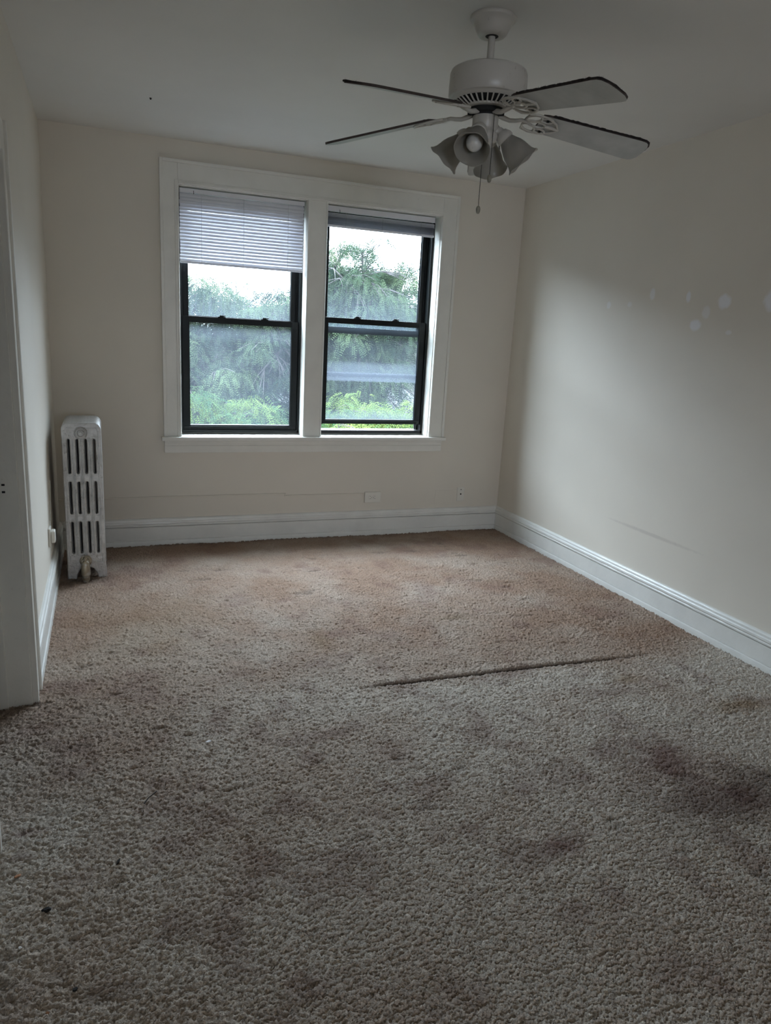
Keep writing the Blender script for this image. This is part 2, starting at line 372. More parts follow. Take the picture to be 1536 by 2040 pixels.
# ------------------------------------------------------------------ window casing, sill, mullion
def trim(name, boxes, label, bevel=.0025):
    bm = bmesh.new()
    for b in boxes: box(bm, *b)
    return tag(obj(name, bm, m_trim, bevel=bevel), label, 'trim', kind='structure')
CX0, CX1, CZ1, ST = .362, 2.423, 2.480, .757
yF = D-.020
trim('trim_1', [(CX0, OX0, yF, D, ST, CZ1), (OX1, CX1, yF, D, ST, CZ1), (OX0, OX1, yF, D, OZ1, CZ1),
                (CX0-.002, CX0+.018, yF-.010, D, ST, CZ1+.002), (CX1-.018, CX1+.002, yF-.010, D, ST, CZ1+.002), (CX0+.018, CX1-.018, yF-.010, D, CZ1-.018, CZ1+.002),
                (OX0-.020, OX0+.002, yF-.006, D-.002, ST, OZ1+.02), (OX1-.002, OX1+.020, yF-.006, D-.002, ST, OZ1+.0201), (OX0+.002, OX1-.002, yF-.006, D-.002, OZ1-.002, OZ1+.0202),
                (OX0-.008, OX0+.004, yF-.010, D-.003, ST, OZ1+.0081), (OX1-.004, OX1+.008, yF-.010, D-.003, ST, OZ1+.0083), (OX0+.004, OX1-.004, yF-.010, D-.003, OZ1-.004, OZ1+.0085)],
     'wide off-white painted casing round both windows')
MX0, MX1 = 1.311, 1.447
trim('trim_2', [(MX0+.004, MX1-.004, yF, D+T, ST-.004, OZ1), (MX0, MX0+.012, yF-.005, D+.10, ST, OZ1), (MX1-.012, MX1, yF-.005, D+.10, ST, OZ1)],
     'off-white painted mullion post between the windows')
trim('trim_3', [(.344, 2.432, D-.058, D, .730, ST), (OX0, OX1, D, D+.30, .735, ST), (OX0, OX1, D+.13, D+.30, ST, ST+.012)], 'off-white window stool ledge', .005)
trim('trim_4', [(CX0, 2.412, D-.022, D, .645, .730), (CX0, 2.412, D-.032, D, .712, .730), (CX0, 2.412, D-.026, D, .690, .697)], 'off-white apron board under the window ledge', .004)
trim('trim_5', [(OX0-.001, OX0+.008, D-.001, D+T, ST, OZ1), (OX1-.008, OX1+.001, D-.001, D+T, ST, OZ1), (OX0, OX1, D-.001, D+T, OZ1-.008, OZ1+.001)], 'painted jamb lining inside the window opening', .001)

# ------------------------------------------------------------------ black sash windows
def window(n, x0, x1, lift, drop, paneL, paneU, label):
    yb = D+.105
    root = empty('window_%d' % n, ((x0+x1)/2, yb, ST), label, 'window', kind='structure')
    z0, z1 = ST+.010, OZ1-.006
    bm = bmesh.new(); f = .034
    box(bm, x0, x0+f*.55, yb-.012, yb+.10, z0, z1); box(bm, x0, x0+f, yb+.036, yb+.044, z0, z1); box(bm, x0+f*.55, x0+f*.8, yb+.082, yb+.10, z0, z1)
    box(bm, x1-f*.55, x1, yb-.012, yb+.10, z0, z1); box(bm, x1-f, x1, yb+.036, yb+.044, z0, z1); box(bm, x1-f*.8, x1-f*.55, yb+.082, yb+.10, z0, z1)
    box(bm, x0, x1, yb-.012, yb+.10, z0, z0+.022); box(bm, x0, x1, yb-.012, yb+.10, z1-.03, z1)
    obj('frame', bm, m_black, root, bevel=.002)
    a0, a1 = x0+.020, x1-.020; st = .048
    def sash(name, y, zb, zt, rb, rt, pm, st=st):
        bm = bmesh.new()
        box(bm, a0, a0+st, y, y+.028, zb, zt); box(bm, a1-st, a1, y, y+.028, zb, zt)
        box(bm, a0+st, a1-st, y, y+.028, zb, zb+rb); box(bm, a0+st, a1-st, y, y+.028, zt-rt, zt)
        box(bm, a0+st-.004, a0+st, y-.003, y+.031, zb+rb, zt-rt); box(bm, a1-st, a1-st+.004, y-.003, y+.031, zb+rb, zt-rt)
        s = obj(name, bm, m_black, root, bevel=.003)
        bm = bmesh.new(); box(bm, a0+st-.003, a1-st+.003, y+.012, y+.016, zb+rb-.003, zt-rt+.003)
        g = obj('pane', bm, pm, s); tag(g, 'dusty window pane')
        return s
    zl = ST+.030+lift; zm = 1.550+lift
    s = sash('lower_sash', yb, zl, zm, .034, .040, paneL)
    sash('upper_sash', yb+.046, 1.510-drop, z1-.028, .045, .035, paneU)
    for fx in (.33, .70):
        xx = a0+(a1-a0)*fx; bm = bmesh.new()
        box(bm, xx-.026, xx+.026, yb+.002, yb+.024, zm, zm+.006); box(bm, xx-.014, xx+.012, yb+.004, yb+.020, zm+.006, zm+.015); cyl(bm, (xx+.012, yb+.01, zm+.010), (xx+.026, yb+.0, zm+.014), .004, n=8)
        obj('lock', bm, m_black, s, bevel=.001)
    bm = bmesh.new(); box(bm, a0+.01, a1-.01, yb-.008, yb, zl+.030-.010, zl+.030-.004); obj('lift_rail', bm, m_black, s, bevel=.001)
    return root
window(1, OX0+.008, MX0+.002, 0, 0, m_paneL1, m_paneU, 'left black double-hung sash window behind the lowered blind')
window(2, MX1-.002, OX1-.008, .048, .020, m_paneL2, m_paneU, 'right black double-hung sash window, lower sash raised a crack')

# ------------------------------------------------------------------ blinds
def blind(x0, x1, label, lowered):
    y = D+.045
    root = empty('window_blind', ((x0+x1)/2, y, 2.34), label, 'blind', 'mini blinds in the two windows')
    bm = bmesh.new()
    hz = 2.306 if lowered else 2.296
    box(bm, x0, x1, y-.016, y+.020, hz, 2.331); box(bm, x0-.001, x1+.001, y-.018, y-.013, hz-.002, hz+.003)
    obj('headrail', bm, m_blind, root, bevel=.003)
    bm = bmesh.new(); rng = random.Random(3)
    def slat(z, tilt, sag=0, dx=0):
        pts = []; w = .0128
        for s in (-1, -.5, 0, .5, 1):
            c = .0022*(1-s*s); a = tilt
            pts.append((s*w*math.cos(a)-c*math.sin(a), s*w*math.sin(a)+c*math.cos(a)))
        A = [bm.verts.new((x0+dx, y+p, z+q)) for p, q in pts]; B = [bm.verts.new((x1+dx, y+p, z+q)) for p, q in pts]
        Cc = [bm.verts.new(v.co+Vector((0, .0005, -.0005))) for v in A]; Dd = [bm.verts.new(v.co+Vector((0, .0005, -.0005))) for v in B]
        for i in range(4):
            bm.faces.new((A[i], A[i+1], B[i+1], B[i])); bm.faces.new((Cc[i+1], Cc[i], Dd[i], Dd[i+1]))
    if lowered:
        n = 20; ztop, zbot = 2.292, 1.902
        for i in range(n):
            z = ztop+(zbot-ztop)*i/(n-1)
            t = 1.0 if i > 3 else 1.15
            slat(z, t+rng.uniform(-.03, .03), dx=rng.uniform(-.0015, .0015))
        zb = 1.886
    else:
        for i in range(3): slat(2.284-.009*i, .45)
        for i in range(22): slat(2.262-.0024*i, rng.uniform(-.05, .05))
        zb = 2.203
    obj('slats', bm, m_blind, root, smooth=True)
    bm = bmesh.new(); box(bm, x0, x1, y-.012, y+.012, zb-.007, zb+.008); obj('bottom_rail', bm, m_blind, root, bevel=.003)
    for fx in (.165, .5, .865):
        xx = x0+(x1-x0)*fx; bm = bmesh.new()
        tube(bm, [(xx, y-.0145, hz), (xx+.001, y-.0145, (hz+zb)/2), (xx, y-.0135, zb-.006)], .0009, 6)
        obj('ladder_cord', bm, m_cord, root)
    bm = bmesh.new(); xx = x0+.085; tube(bm, [(xx, y-.017, hz+.012), (xx, y-.026, hz+.004), (xx, y-.024, hz-.008), (xx+.003, y-.019, hz-.004)], .0016, 6)
    obj('wand_hook', bm, m_chain, root)
blind(.486, 1.297, 'white mini blind lowered a third down the left window', True)
blind(1.458, 2.262, 'white mini blind drawn up to the top of the right window', False)

# ------------------------------------------------------------------ door frame in the left wall
trim('trim_6', [(XL-.16, XL-.001, DY1-.020, DY1, -.01, DZ), (XL-.16, XL-.013, DY0, DY0+.020, -.01, DZ), (XL-.16, XL-.001, DY0, DY1, DZ-.02, DZ)], 'off-white painted door jamb in the left wall', .002)
trim('trim_7', [(XL-.12, XL-.085, DY1-.032, DY1-.020, -.01, DZ-.02), (XL-.12, XL-.085, DY0+.020, DY0+.032, -.01, DZ-.02), (XL-.12, XL-.085, DY0, DY1, DZ-.032, DZ-.02)], 'painted door stop strip on the jamb', .002)
trim('trim_8', [(XL, XL+.016, DY1-.010, DY1+.105, -.01, DZ+.105), (XL-.10, XL-.084, DY0-.105, DY0, -.01, DZ+.105), (XL, XL+.016, DY0+.010, DY1-.010, DZ-.01, DZ+.105),
                (XL, XL+.026, DY1+.085, DY1+.107, -.01, DZ+.107), (XL-.002, XL+.021, DY1-.014, DY1+.006, -.01, DZ-.001)], 'off-white casing round the left doorway', .003)
bm = bmesh.new()
for z in (.889, .862): box(bm, XL-.056, XL-.045, DY1-.0212, DY1-.019, z-.004, z+.004)
h = obj('strike_plate_recess', bm, m_hole, bevel=.001); tag(h, 'two dark screw holes in the painted door jamb', 'screw hole')

# ------------------------------------------------------------------ radiator
def radiator():
    x0, x1, y0, Z = -.237, -.030, 4.42, .922
    root = empty('radiator', ((x0+x1)/2, y0, 0), 'silver painted cast iron column radiator standing in the far left corner', 'radiator')
    W2 = x1-x0
    def plate(name, feet, th, bev):
        cu = bpy.data.curves.new(name, 'CURVE'); cu.dimensions = '2D'; cu.fill_mode = 'BOTH'; cu.extrude = th; cu.bevel_depth = bev; cu.bevel_resolution = 2; cu.resolution_u = 5
        def poly(pts):
            s = cu.splines.new('POLY'); s.points.add(len(pts)-1); s.use_cyclic_u = True
            for p, q in zip(s.points, pts): p.co = (q[0], q[1], 0, 1)
        o = []
        o += [(0, .10)] if not feet else [(-.004, 0), (-.002, .10)]
        o += [(0, Z-.034)]
        for a in range(0, 91, 15): o.append((.030-.030*math.cos(math.radians(a)), Z-.034+.034*math.sin(math.radians(a))))
        for a in range(0, 91, 15): o.append((W2-.030+.030*math.sin(math.radians(a)), Z-.034+.034*math.cos(math.radians(a))))
        if feet:
            o += [(W2, .10), (W2+.003, 0), (W2-.030, 0), (W2-.040, .035), (W2-.058, .066), (W2-.085, .076), (.085, .076), (.055, .064), (.040, .03), (.034, 0)]
        else: o += [(W2, .10), (W2-.01, .082), (.01, .082)]
        poly([(p[0]+(bev if p[0] < W2/2 else -bev)*.8, p[1]-(bev if p[1] > .5 else 0)*.8) for p in o])
        for (za, zb) in ((.625, .838), (.388, .592), (.150, .355)):
            for k in range(4):
                cx = W2*(.165+.2175*k); hw = .0135 if feet else .0088
                pts = [(cx+hw*math.cos(math.radians(a)), zb-hw+hw*math.sin(math.radians(a))) for a in range(0, 181, 30)]
                pts += [(cx+hw*math.cos(math.radians(a)), za+hw+hw*math.sin(math.radians(a))) for a in range(180, 361, 30)]
                poly(pts[::-1])
        ob = bpy.data.objects.new('t', cu); C.objects.link(ob)
        dg = bpy.context.evaluated_depsgraph_get(); me = bpy.data.meshes.new_from_object(ob.evaluated_get(dg))
        bpy.data.objects.remove(ob); me.name = name
        me.transform(Matrix.Translation((x0, y0, 0)) @ Matrix.Rotation(PI/2, 4, 'X'))
        return me
    f = plate('section', True, .016, .0065); c = plate('section', False, .016, .0065)
    sp = .0535
    for i in range(7):
        me = f if i in (0, 6) else c
        o = link('section', me, None if me.materials else m_rad, root, smooth=(i in (0, 1)))
        o.matrix_parent_inverse = Matrix.Translation(-root.location)
        o.location = (0, .021+sp*i, 0)
    # joining hubs top and bottom
    for z in (.868, .112):
        bm = bmesh.new(); cyl(bm, (x0+W2*.5, y0+.01, z), (x0+W2*.5, y0+sp*6+.03, z), .026, n=20)
        obj('hub', bm, m_rad, root, smooth=True)
    # raised ribs of the end section
    bm = bmesh.new(); yy = y0-.001
    for k in range(5):
        cx = x0+W2*(.056+.2175*k)
        for dx in ((-.0045, .0045) if 0 < k < 4 else (-.002 if k else .002,)): tube(bm, [(cx+dx, yy-.001, .145), (cx+dx, yy-.002, .5), (cx+dx, yy-.001, .84)], .0036, 6)
    tube(bm, [(x0+.016, yy, .10), (x0+.016, yy, .875), (x0+.026, yy, .895), (x1-.026, yy, .895), (x1-.016, yy, .875), (x1-.016, yy, .10), (x1-.06, yy, .094)], .0028, 6)
    tube(bm, [(x0+.016, yy, .10), (x0+.06, yy, .094)], .0028, 6)
    for (za, zb) in ((.625, .838), (.388, .592), (.150, .355)):
        for k in range(4):
            cx = x0+W2*(.165+.2175*k); hw = .0125
            p = [(cx+hw*math.cos(math.radians(a)), yy, zb-.006+hw*math.sin(math.radians(a))) for a in range(0, 181, 30)]
            tube(bm, p, .002, 6)
    for z in (.608, .372):
        for k in range(4):
            cx = x0+W2*(.165+.2175*k); box(bm, cx-.013, cx+.013, yy-.004, yy+.006, z-.012, z+.012)
    obj('rib', bm, m_rad, root, smooth=True)
    # round plug with raised rings, and the small stud
    rot = Matrix.Translation((x0+W2*.485, y0-.002, .866)) @ Matrix.Rotation(PI/2, 4, 'X') @ Matrix.Scale(1.7, 4, (0, 0, 1))
    bm = bmesh.new(); lathe(bm, [(.036, -.004), (.036, .004), (.0335, .008), (.030, .006), (.026, .005), (.0215, .006), (.019, .010), (.0165, .011), (.0145, .007), (.011, .007), (.009, .012), (.001, .013)], rot, 36)
    for k in range(14):
        a = 2*PI*k/14; c = rot @ Vector((.0285*math.cos(a), .0285*math.sin(a), .006)); cyl(bm, c, c+Vector((0, -.003, 0)), .0022, .0012, 6)
    obj('plug', bm, m_rad, root, smooth=True)
    bm = bmesh.new(); lathe(bm, [(.0105, -.002), (.0105, .004), (.007, .007), (.001, .008)], Matrix.Translation((x0+W2*.515, y0-.002, .325)) @ Matrix.Rotation(PI/2, 4, 'X'), 20)
    obj('stud', bm, m_rad, root, smooth=True)
    # valve
    vx, vy = x0+W2*.47, y0-.062
    bm = bmesh.new()
    lathe(bm, [(.033, -.002), (.034, .004), (.030, .008), (.022, .010), (.021, .030), (.024, .031), (.024, .044), (.020, .046)], Matrix.Translation((vx, y0-.002, .112)) @ Matrix.Rotation(PI/2, 4, 'X'), 24, caps=True)
    lathe(bm, [(.017, -.035), (.017, .015), (.0215, .016), (.0215, .040), (.0255, .044), (.0255, .070), (.024, .100), (.020, .118), (.016, .126), (.010, .130), (.010, .142), (.013, .143), (.013, .152), (.004, .154), (.004, .160), (.001, .161)], Matrix.Translation((vx, vy, 0)), 24, caps=True)
    obj('valve', bm, m_valve, root, smooth=True)
radiator()

# ------------------------------------------------------------------ outlets, jacks, raceway
r = empty('power_outlet', (1.872, D, .293), 'ivory duplex power outlet mounted sideways under the right window', 'outlet')
bm = bmesh.new(); box(bm, 1.808, 1.938, D-.016, D, .252, .334); obj('cover_plate', bm, m_plate, r, bevel=.004)
for cx in (1.852, 1.888):
    bm = bmesh.new(); lathe(bm, [(.0165, -.0), (.0165, .0015), (.0155, .0025), (.0005, .0025)], Matrix.Translation((cx, D-.016, .293)) @ Matrix.Rotation(PI/2, 4, 'X'), 24)
    q = obj('socket', bm, m_plate, r, smooth=True)
    bm = bmesh.new(); box(bm, cx-.0035, cx+.0035, D-.0192, D-.018, .300, .302); box(bm, cx-.0045, cx+.0045, D-.0192, D-.018, .284, .286); cyl(bm, (cx+.009 if cx < 1.87 else cx-.009, D-.018, .293), (cx+.009 if cx < 1.87 else cx-.009, D-.0192, .293), .0024, n=10)
    obj('slot', bm, m_hole, q)
r = empty('jack_plate', (2.621, D, .295), 'narrow ivory jack wall plate near the right corner', 'wall plate')
bm = bmesh.new(); box(bm, 2.589, 2.653, D-.006, D, .240, .352); obj('cover_plate', bm, m_plate, r, bevel=.003)
for z, rr in ((.333, .004), (.297, .0065), (.258, .0028)):
    bm = bmesh.new(); cyl(bm, (2.621, D-.006, z), (2.621, D-.008, z), rr, n=14); obj('jack_hole' if rr > .003 else 'screw', bm, m_hole if rr > .003 else m_plate, r)
r = empty('phone_jack', (XL, 4.13, .36), 'white surface jack box low on the left wall before the radiator', 'wall jack')
bm = bmesh.new(); box(bm, XL, XL+.012, 4.09, 4.17, .300, .400); obj('base_plate', bm, m_plate, r, bevel=.003)
bm = bmesh.new(); box(bm, XL+.012, XL+.034, 4.100, 4.158, .318, .385); obj('cover', bm, m_plate, r, bevel=.007, seg=3)
bm = bmesh.new(); tube(bm, [(XL+.005, 4.17, .385), (XL+.004, 4.24, .42), (XL+.003, 4.33, .50), (XL+.003, 4.40, .60)], .0022, 6); obj('wire', bm, m_plate, r)
bm = bmesh.new()
box(bm, XL+.002, 1.20, D-.010, D, .333, .342); box(bm, 1.195, 1.805, D-.010, D, .318, .327)
box(bm, 1.192, 1.202, D-.010, D, .318, .342)
tag(obj('wire_raceway', bm, m_wall, bevel=.002), 'thin painted wire raceway running along the far wall to the outlet', 'raceway')
bm = bmesh.new(); box(bm, 2.400, 2.403, D-.0025, D, .215, .330); box(bm, 2.403, 2.587, D-.002, D, .328, .331)
tag(obj('wall_cable', bm, m_wall), 'thin painted cable line leading to the jack plate', 'cable')
# ceiling hook spot
bm = bmesh.new(); cyl(bm, (.27, 4.26, H), (.27, 4.26, H-.008), .006, .003, 10)
tag(obj('ceiling_screw', bm, m_hole), 'tiny dark screw in the ceiling near the left window', 'screw')

# ------------------------------------------------------------------ ceiling fan
def fan():
    cx, cy_, = 1.3235, 2.5918
    root = empty('ceiling_fan', (cx, cy_, H), 'dusty white five-blade ceiling fan with four frosted bell lamps, switched off', 'ceiling fan')
    def TR(z=0, a=0): return Matrix.Translation((cx, cy_, z)) @ Matrix.Rotation(a, 4, 'Z')
    bm = bmesh.new(); lathe(bm, [(.078, H+.001), (.081, H-.003), (.081, H-.010), (.078, H-.014), (.070, H-.018), (.065, H-.028), (.058, H-.044), (.052, H-.055), (.046, H-.061), (.036, H-.063), (.022, H-.061)], TR(), 48)
    obj('canopy', bm, m_fan, root, smooth=True)
    bm = bmesh.new(); lathe(bm, [(.025, H-.060), (.021, H-.0625), (.001, H-.0625)], TR(), 24)
    obj('canopy_opening', bm, m_fandark, root)
    bm = bmesh.new(); cyl(bm, (cx, cy_, H-.05), (cx, cy_, 2.41), .0125, n=20); obj('downrod', bm, m_fan, root, smooth=True)
    bm = bmesh.new(); lathe(bm, [(.012, 2.432), (.06, 2.432), (.125, 2.429), (.134, 2.424), (.138, 2.414), (.1395, 2.37), (.1395, 2.343), (.136, 2.338), (.128, 2.336)], TR(), 64)
    obj('motor_housing', bm, m_fan, root, smooth=True)
    bm = bmesh.new(); lathe(bm, [(.128, 2.337), (.120, 2.330), (.112, 2.328)], TR(), 64)
    n = 34
    for k in range(n):
        a = 2*PI*k/n
        tube(bm, [TR(0, a) @ Vector((.113, 0, 2.329)), TR(0, a) @ Vector((.092, 0, 2.316)), TR(0, a) @ Vector((.076, 0, 2.309))], .0030, 6)
    lathe(bm, [(.080, 2.312), (.078, 2.306), (.062, 2.303), (.010, 2.303)], TR(), 48)
    obj('vent_ring', bm, m_fan, root, smooth=True)
    bm = bmesh.new(); lathe(bm, [(.118, 2.334), (.090, 2.322), (.072, 2.314), (.01, 2.314)], TR(), 48); obj('motor_core', bm, m_fandark, root)
    bm = bmesh.new(); lathe(bm, [(.064, 2.304), (.066, 2.296), (.066, 2.288), (.048, 2.286), (.046, 2.278)], TR(), 40, caps=True)
    obj('flywheel', bm, m_fandark, root, smooth=True)
    bm = bmesh.new(); lathe(bm, [(.044, 2.292), (.0465, 2.286), (.0465, 2.240), (.044, 2.236), (.040, 2.232), (.046, 2.226), (.050, 2.215), (.046, 2.200), (.030, 2.190), (.010, 2.186), (.006, 2.178), (.001, 2.177)], TR(), 40)
    obj('switch_housing', bm, m_fan, root, smooth=True)
    # blades
    pitch = math.radians(14); droop = math.radians(7.6)
    rads = [.636, .640, .648, .668, .648]
    for k in range(5):
        a = math.radians(-9.6+72*k); Rr = rads[k]
        B = Matrix.Translation((cx, cy_, 2.309)) @ Matrix.Rotation(a, 4, 'Z') @ Matrix.Rotation(droop, 4, 'Y')
        tw = Matrix.Rotation(-pitch, 4, 'X')                        # far side of the turn raised
        P = lambda x, w_, z=0: B @ (tw @ Vector((x, w_, z)))
        x0 = .205
        outl = [(x0, -.050), (x0+.02, -.056), (Rr-.045, -.068), (Rr-.022, -.066), (Rr-.010, -.058), (Rr, -.036), (Rr+.002, 0), (Rr, .036), (Rr-.010, .058), (Rr-.022, .066), (Rr-.045, .068), (x0+.02, .056), (x0, .050)]
        bm = bmesh.new()
        lo = [bm.verts.new(P(x, w_, -.004)) for x, w_ in outl]; hi = [bm.verts.new(P(x, w_, .004)) for x, w_ in outl]
        f = bm.faces.new(lo[::-1]); f.material_index = 0; f = bm.faces.new(hi); f.material_index = 1
        for i in range(len(lo)):
            f = bm.faces.new((lo[i], lo[(i+1) % len(lo)], hi[(i+1) % len(lo)], hi[i])); f.material_index = 1
        bl = obj('blade', bm, [m_blade, m_bladetop], root)
        # fuzzy dust along leading edge and tip
        bm = bmesh.new(); rng = random.Random(20+k); pts = []; rr = []
        path = [(x0+.03, -.0565)] + [(x0+.03+(Rr-.045-x0-.03)*t/40, -.0575-.011*t/40) for t in range(1, 41)] + [(Rr-.022, -.067), (Rr-.010, -.059), (Rr-.002, -.040), (Rr+.002, -.01), (Rr+.001, .03)]
        for i, (x, w_) in enumerate(path):
            pts.append(P(x+rng.uniform(-.0015, .0015), w_-.001+rng.uniform(-.0012, .0012), .0015)); rr.append(rng.uniform(.0030, .0052) if k in (0,) else rng.uniform(.0022, .0042))
        rr[0] = .001; rr[-1] = .001
        tube(bm, pts, rr, 7)
        for _ in range(260):
            i = rng.randrange(8, len(pts)-1); p = pts[i].lerp(pts[i+1], rng.random()); d = Vector((rng.gauss(0, 1), rng.gauss(0, 1), rng.gauss(0, .8))).normalized()*rng.uniform(.004, .009)*(1.4 if i > 40 else 1)
            s = d.cross(Vector((rng.random(), rng.random(), rng.random()))).normalized()*.0004
            t = d.cross(s).normalized()*.0004
            v = [bm.verts.new(p+s), bm.verts.new(p-s*.5+t), bm.verts.new(p-s*.5-t), bm.verts.new(p+d)]
            for q in ((0, 1, 3), (1, 2, 3), (2, 0, 3), (0, 2, 1)): bm.faces.new([v[j] for j in q])
        tag(obj('dust_fringe', bm, m_dust, bl), 'dark dust caked on the blade edge')
        # ornate blade iron: stem from the flywheel, open loops screwed under the blade
        bm = bmesh.new()
        Q = lambda x, y, z: B @ Vector((x, y, z))
        L = lambda x, w_: P(x, w_, -.0075)
        tube(bm, [Q(.045, 0, -.012), Q(.072, 0, -.016), Q(.095, 0, -.019), Q(.118, 0, -.014), L(.138, 0), L(.165, 0)], [.008, .009, .008, .0075, .007, .006], 10)
        def loop(x, w_, ra, rb, th=.0042, rot=0, n=24):
            pts = []
            for i in range(n):
                t = 2*PI*i/n; u, v_ = ra*math.cos(t), rb*math.sin(t)
                pts.append(L(x+u*math.cos(rot)-v_*math.sin(rot), w_+u*math.sin(rot)+v_*math.cos(rot)))
            tube(bm, pts, th, 8, closed=True)
        loop(.198, 0, .036, .016); loop(.178, -.030, .030, .018, rot=-.5); loop(.178, .030, .030, .018, rot=.5)
        loop(.225, -.036, .022, .013, rot=-.2); loop(.225, .036, .022, .013, rot=.2)
        tube(bm, [L(.150, -.012), L(.155, -.046), L(.185, -.056), L(.225, -.052), L(.265, -.030), L(.285, 0), L(.265, .030), L(.225, .052), L(.185, .056), L(.155, .046), L(.150, .012)], .0042, 8)
        tube(bm, [L(.230, 0), L(.285, 0)], .006, 8)
        ir = obj('blade_iron', bm, m_fan, root, smooth=True)
        for sx, sw in ((.262, 0), (.228, -.036), (.228, .036)):
            bm = bmesh.new(); cyl(bm, P(sx, sw, -.0115), P(sx, sw, .006), .0045, .0045, 10); obj('screw', bm, m_fandark, ir)
    # light kit
    for az in (228, 338, 50, 140):
        a = math.radians(az)
        ax = Vector((math.cos(a)*math.cos(math.radians(46)), math.sin(a)*math.cos(math.radians(46)), -math.sin(math.radians(46))))
        neck = Vector((cx, cy_, 0)) + Vector((math.cos(a)*.068, math.sin(a)*.068, 2.222))
        Z3 = ax; X3 = Vector((-math.sin(a), math.cos(a), 0)); Y3 = Z3.cross(X3)
        F = Matrix((X3, Y3, Z3)).transposed().to_4x4(); F.translation = neck
        bm = bmesh.new()
        tube(bm, [Vector((cx+math.cos(a)*.030, cy_+math.sin(a)*.030, 2.228)), Vector((cx+math.cos(a)*.048, cy_+math.sin(a)*.048, 2.238)), neck-ax*.022, neck-ax*.004], [.012, .012, .014, .018], 14)
        lathe(bm, [(.014, -.016), (.022, -.010), (.028, .000), (.0305, .008), (.0305, .018), (.027, .020)], F, 32)
        obj('lamp_holder', bm, m_fan, root, smooth=True)
        bm = bmesh.new(); nn = 48; R = []
        prof = [(.0255, .010), (.0275, .022), (.034, .036), (.042, .052), (.0470, .068), (.0495, .084), (.0525, .098), (.0580, .110), (.0650, .118)]
        inner = [(r_-.0028, z_) for r_, z_ in prof[::-1]]
        for j, (r_, z_) in enumerate(prof+inner):
            t = z_/.118; row = []
            for i in range(nn):
                th = 2*PI*i/nn; rf = r_*(1+.012*max(0, t-.75)*4*math.cos(6*th)); zz = z_-.0025*max(0, t-.8)*5*math.cos(6*th)
                row.append(bm.verts.new(F @ Vector((rf*math.cos(th), rf*math.sin(th), zz))))
            R.append(row)
        skin(bm, R, caps=False)
        sh = obj('lamp_shade', bm, m_glassw, root, smooth=True)
        bm = bmesh.new(); lathe(bm, [(.010, .012), (.0135, .014), (.0135, .034), (.017, .042), (.025, .056), (.0295, .070), (.0300, .078), (.027, .092), (.019, .103), (.009, .108), (.001, .109)], F, 28)
        obj('bulb', bm, m_bulb, sh, smooth=True)
    # pull chains
    vd = Vector((-.454, -.891, 0)); vr = Vector((.891, -.454, 0))
    for lat, dep, zt, zb, nm in ((.0305, .047, 2.297, 2.075, 'short'), (-.001, .004, 2.185, 1.975, 'long')):
        b = Vector((cx, cy_, 0)) + vr*lat + vd*dep
        bm = bmesh.new(); z = zt
        if nm == 'short': cyl(bm, b+Vector((0, 0, zt))-vd*.012, b+Vector((0, 0, zt))+vd*.004, .006, .005, 12)
        tube(bm, [b+Vector((0, 0, zt)), b+Vector((0, 0, zb))], .0009, 5)
        while z > zb:
            bmesh.ops.create_icosphere(bm, subdivisions=1, radius=.0019, matrix=Matrix.Translation(b+Vector((0, 0, z)))); z -= .0046
        ch = obj('pull_chain', bm, m_chain, root)
        bm = bmesh.new(); lathe(bm, [(.001, .010), (.004, .009), (.0075, .004), (.0085, -.003), (.0075, -.011), (.0045, -.017), (.001, -.018)], Matrix.Translation(b+Vector((0, 0, zb-.006))), 20)
        obj('fob', bm, m_fob, ch, smooth=True)
fan()

# ------------------------------------------------------------------ litter on the carpet
m_white = paint('white_scrap', (.80, .80, .82), .6, 0, 5, 0); m_orange = paint('dry_orange_scrap', (.50, .24, .12), .7, .2, 50, .2); m_dk = paint('dark_crumb', (.012, .010, .010), .9, 0, 5, 0)
def scrap(name, x, y, lx, ly, rot, m, label, cat, hgt=.004, seed=1):
    rng = random.Random(seed); bm = bmesh.new(); n = 11; R = []
    for z, k in ((0, .8), (hgt*.5, 1), (hgt, .7)):
        R.append([bm.verts.new((k*lx*math.cos(2*PI*i/n)*rr, k*ly*math.sin(2*PI*i/n)*rr, z+rng.uniform(-.0006, .0006))) for i, rr in zip(range(n), [rng.uniform(.65, 1.1) for _ in range(n)])])
    skin(bm, R); bm.transform(Matrix.Translation((x, y, .004)) @ Matrix.Rotation(rot, 4, 'Z'))
    tag(obj(name, bm, m), label, cat)
scrap('paper_scrap', .311, 2.447, .014, .006, .3, m_white, 'white paper scrap on the carpet in front of the seam', 'scrap', seed=2)
scrap('dry_leaf', -.270, 1.911, .011, .005, .5, m_orange, 'orange dry leaf scrap at the left edge of the carpet', 'leaf', seed=3)
scrap('dark_crumb', -.189, 1.757, .013, .008, .1, m_dk, 'larger black crumb below the orange leaf on the carpet', 'crumb', hgt=.009, seed=4)
scrap('dark_twig', -.012, 1.890, .004, .014, -.4, m_dk, 'black twig bit right of the orange leaf on the carpet', 'twig', hgt=.006, seed=5)
scrap('white_fleck', -.240, 1.651, .005, .005, 0, m_white, 'small white fleck near the lower left of the carpet', 'fleck', seed=6)
scrap('rusty_fleck', -.166, 1.444, .006, .005, 0, m_orange, 'small rusty orange fleck at the bottom left of the carpet', 'fleck', seed=7)
scrap('dusty_crumb', -.112, 1.489, .007, .006, .6, m_dk, 'dull dark crumb beside the rusty fleck', 'crumb', hgt=.004, seed=8)
bm = bmesh.new(); tube(bm, [(.070, 2.135, .008), (.085, 2.160, .010), (.112, 2.190, .008)], .0016, 6); tag(obj('dark_thread', bm, m_dk), 'short dark thread lying on the left of the carpet', 'thread')

